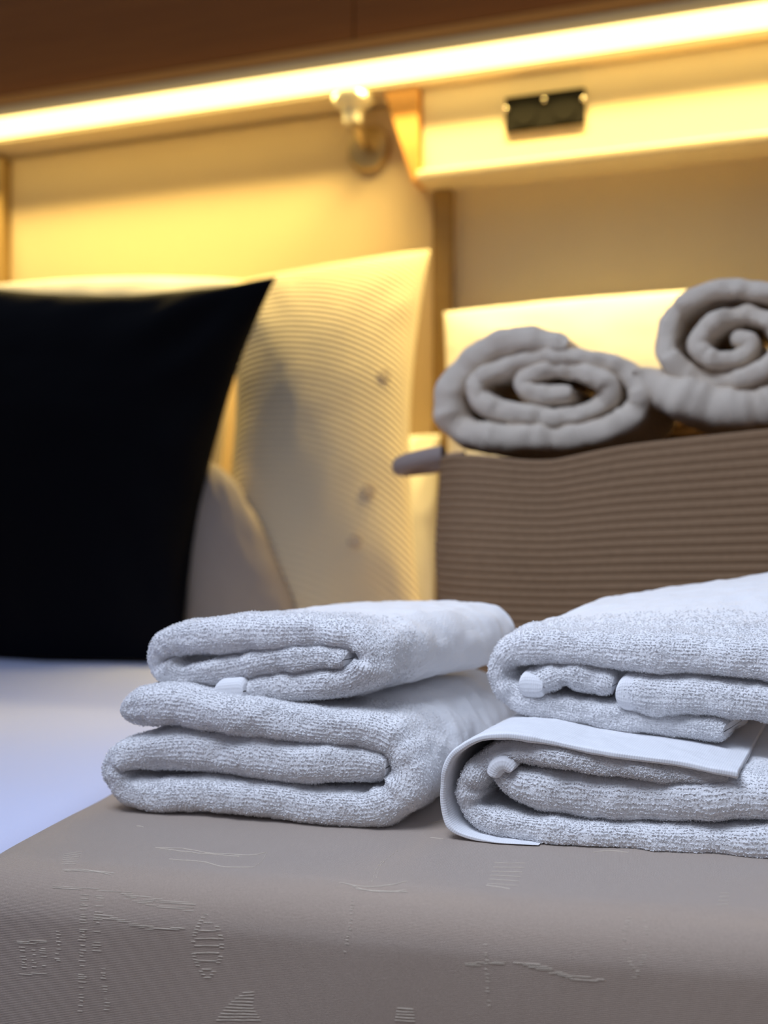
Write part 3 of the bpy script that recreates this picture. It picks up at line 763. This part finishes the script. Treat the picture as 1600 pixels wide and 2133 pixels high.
RG = 'rolled white towels in the rope basket'
OR = at_d(1100, 900, BD+0.045)
PR = [(1185,716,34),(1100,702,52),(1030,712,56),(965,752,60),(928,815,62),(938,880,64),(1010,905,66),(1120,912,66),(1230,903,62),(1308,868,56),(1326,812,50),
      (1285,762,44),(1200,742,40),(1120,742,38),(1050,758,40),(990,788,44),(1000,836,46),(1082,862,44),(1190,866,42),(1258,834,42),(1262,798,46),
      (1215,774,40),(1140,768,38),(1085,790,40),(1110,815,42),(1190,816,36)]
t = thing('rolled_towel', 'wide flattened rolled towel at the left of the rope basket', 'towel', (OR[0], OR[1], at_d(1100, 925, BD)[2]), RG)
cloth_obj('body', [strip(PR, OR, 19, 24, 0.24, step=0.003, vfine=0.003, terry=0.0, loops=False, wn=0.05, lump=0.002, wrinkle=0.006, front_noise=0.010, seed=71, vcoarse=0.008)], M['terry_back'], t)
OR2 = at_d(1490, 800, BD-0.03)
PR2 = [(1316,772,44),(1372,808,88),(1455,842,104),(1545,848,100),(1640,825,80),(1700,770,56),(1702,700,46),(1660,628,42),(1570,600,42),(1480,602,42),(1408,642,42),(1384,705,42),
       (1412,762,50),(1480,786,50),(1570,780,46),(1622,735,38),(1612,672,36),(1550,645,34),(1490,668,40),(1452,712,44),(1486,748,40),(1540,740,40),(1560,705,36),(1520,696,30)]
t = thing('rolled_towel', 'tightly spiralled rolled towel standing higher at the right of the basket', 'towel', (OR2[0], OR2[1], at_d(1490, 895, BD)[2]), RG)
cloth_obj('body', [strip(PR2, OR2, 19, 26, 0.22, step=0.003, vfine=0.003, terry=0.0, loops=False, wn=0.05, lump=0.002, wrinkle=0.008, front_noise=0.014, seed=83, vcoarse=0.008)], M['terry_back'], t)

# ================================================================== CUSHIONS
def base_of(cs): c_ = np.mean(np.array(cs), 0); return (c_[0], c_[1], min(p[2] for p in cs))
PG = 'white pillows propped along the wall'
cs = [at_d(-200, 560, 2.24), at_d(566, 583, 2.00), at_d(372, 1390, 1.90), at_d(-330, 1345, 2.10)]
o = pillow('throw_cushion', cs, 0.19, M['black'], base=base_of(cs), conc=(0.10, 0.12), cbot=-0.05, ear=0.02, wr=0.005, seed=3, zmin=ZBED+0.006, power=0.45)
tag(o, 'square black satin cushion propped on the white bed', 'cushion')
cs = [at_d(-60, 600, 2.45), at_d(515, 585, 2.32), at_d(425, 1345, 2.24), at_d(-60, 1330, 2.32)]
o = pillow('pillow', cs, 0.17, M['pillow'], base=base_of(cs), conc=(0.04, -0.04), wr=0.004, seed=5, zmin=ZBED+0.006)
tag(o, 'plain white pillow upright directly behind the black cushion', 'pillow', PG)
cs = [at_d(478, 590, 2.27), at_d(897, 520, 2.26), at_d(885, 1335, 1.92), at_d(420, 1350, 1.98)]
t = thing('pillow', 'finely ribbed cream pillow with buttons, left of the rope basket', 'pillow', base_of(cs), PG)
rp = pillow('cover', cs, 0.20, M['rib'], t, conc=(0.17, 0.0), wr=0.0018, seed=8, zmin=ZB+0.006, n=110, bend=0.16)
rb = BVHTree.FromObject(rp, bpy.context.evaluated_depsgraph_get())
off = Vector(world_loc(t))
for (bx, by) in ((800, 782), (768, 1022), (740, 1128)):
    h = rb.ray_cast(Vector(EYE)-off, Vector(ray(bx, by)))
    if h[0] is not None:
        p = h[0]+off; bm = bmesh.new(); add_cyl(bm, p-h[1]*0.002, p+h[1]*0.004, 0.014, 0.012, 24)
        mesh_bm('button', bm, M['button'], t, bevel=0.001)
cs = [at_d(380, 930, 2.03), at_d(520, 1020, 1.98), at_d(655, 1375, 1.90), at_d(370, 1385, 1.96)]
o = pillow('pillow', cs, 0.10, M['shadepillow'], base=base_of(cs), conc=(-0.04, -0.04), ear=-0.30, wr=0.002, seed=12, zmin=ZBED+0.006)
tag(o, 'small plain pillow, shade put into its colour, between black cushion and ribbed pillow', 'pillow', PG)
cs = [at_d(745, 905, 2.38), at_d(918, 905, 2.34), at_d(905, 1325, 2.10), at_d(735, 1330, 2.14)]
o = pillow('pillow', cs, 0.10, M['pillow'], base=base_of(cs), conc=(0.02, 0.02), wr=0.003, seed=15, zmin=ZB+0.006)
tag(o, 'low bright white pillow showing between ribbed pillow and basket', 'pillow', PG)
cs = [at_d(925, 650, 2.30), at_d(1760, 590, 2.05), at_d(1740, 1345, 1.93), at_d(925, 1330, 2.08)]
o = pillow('pillow', cs, 0.16, M['pillow'], base=base_of(cs), conc=(0.02, -0.02), wr=0.003, seed=18, zmin=ZB+0.006)
tag(o, 'wide white pillow upright behind the rope basket', 'pillow', PG)
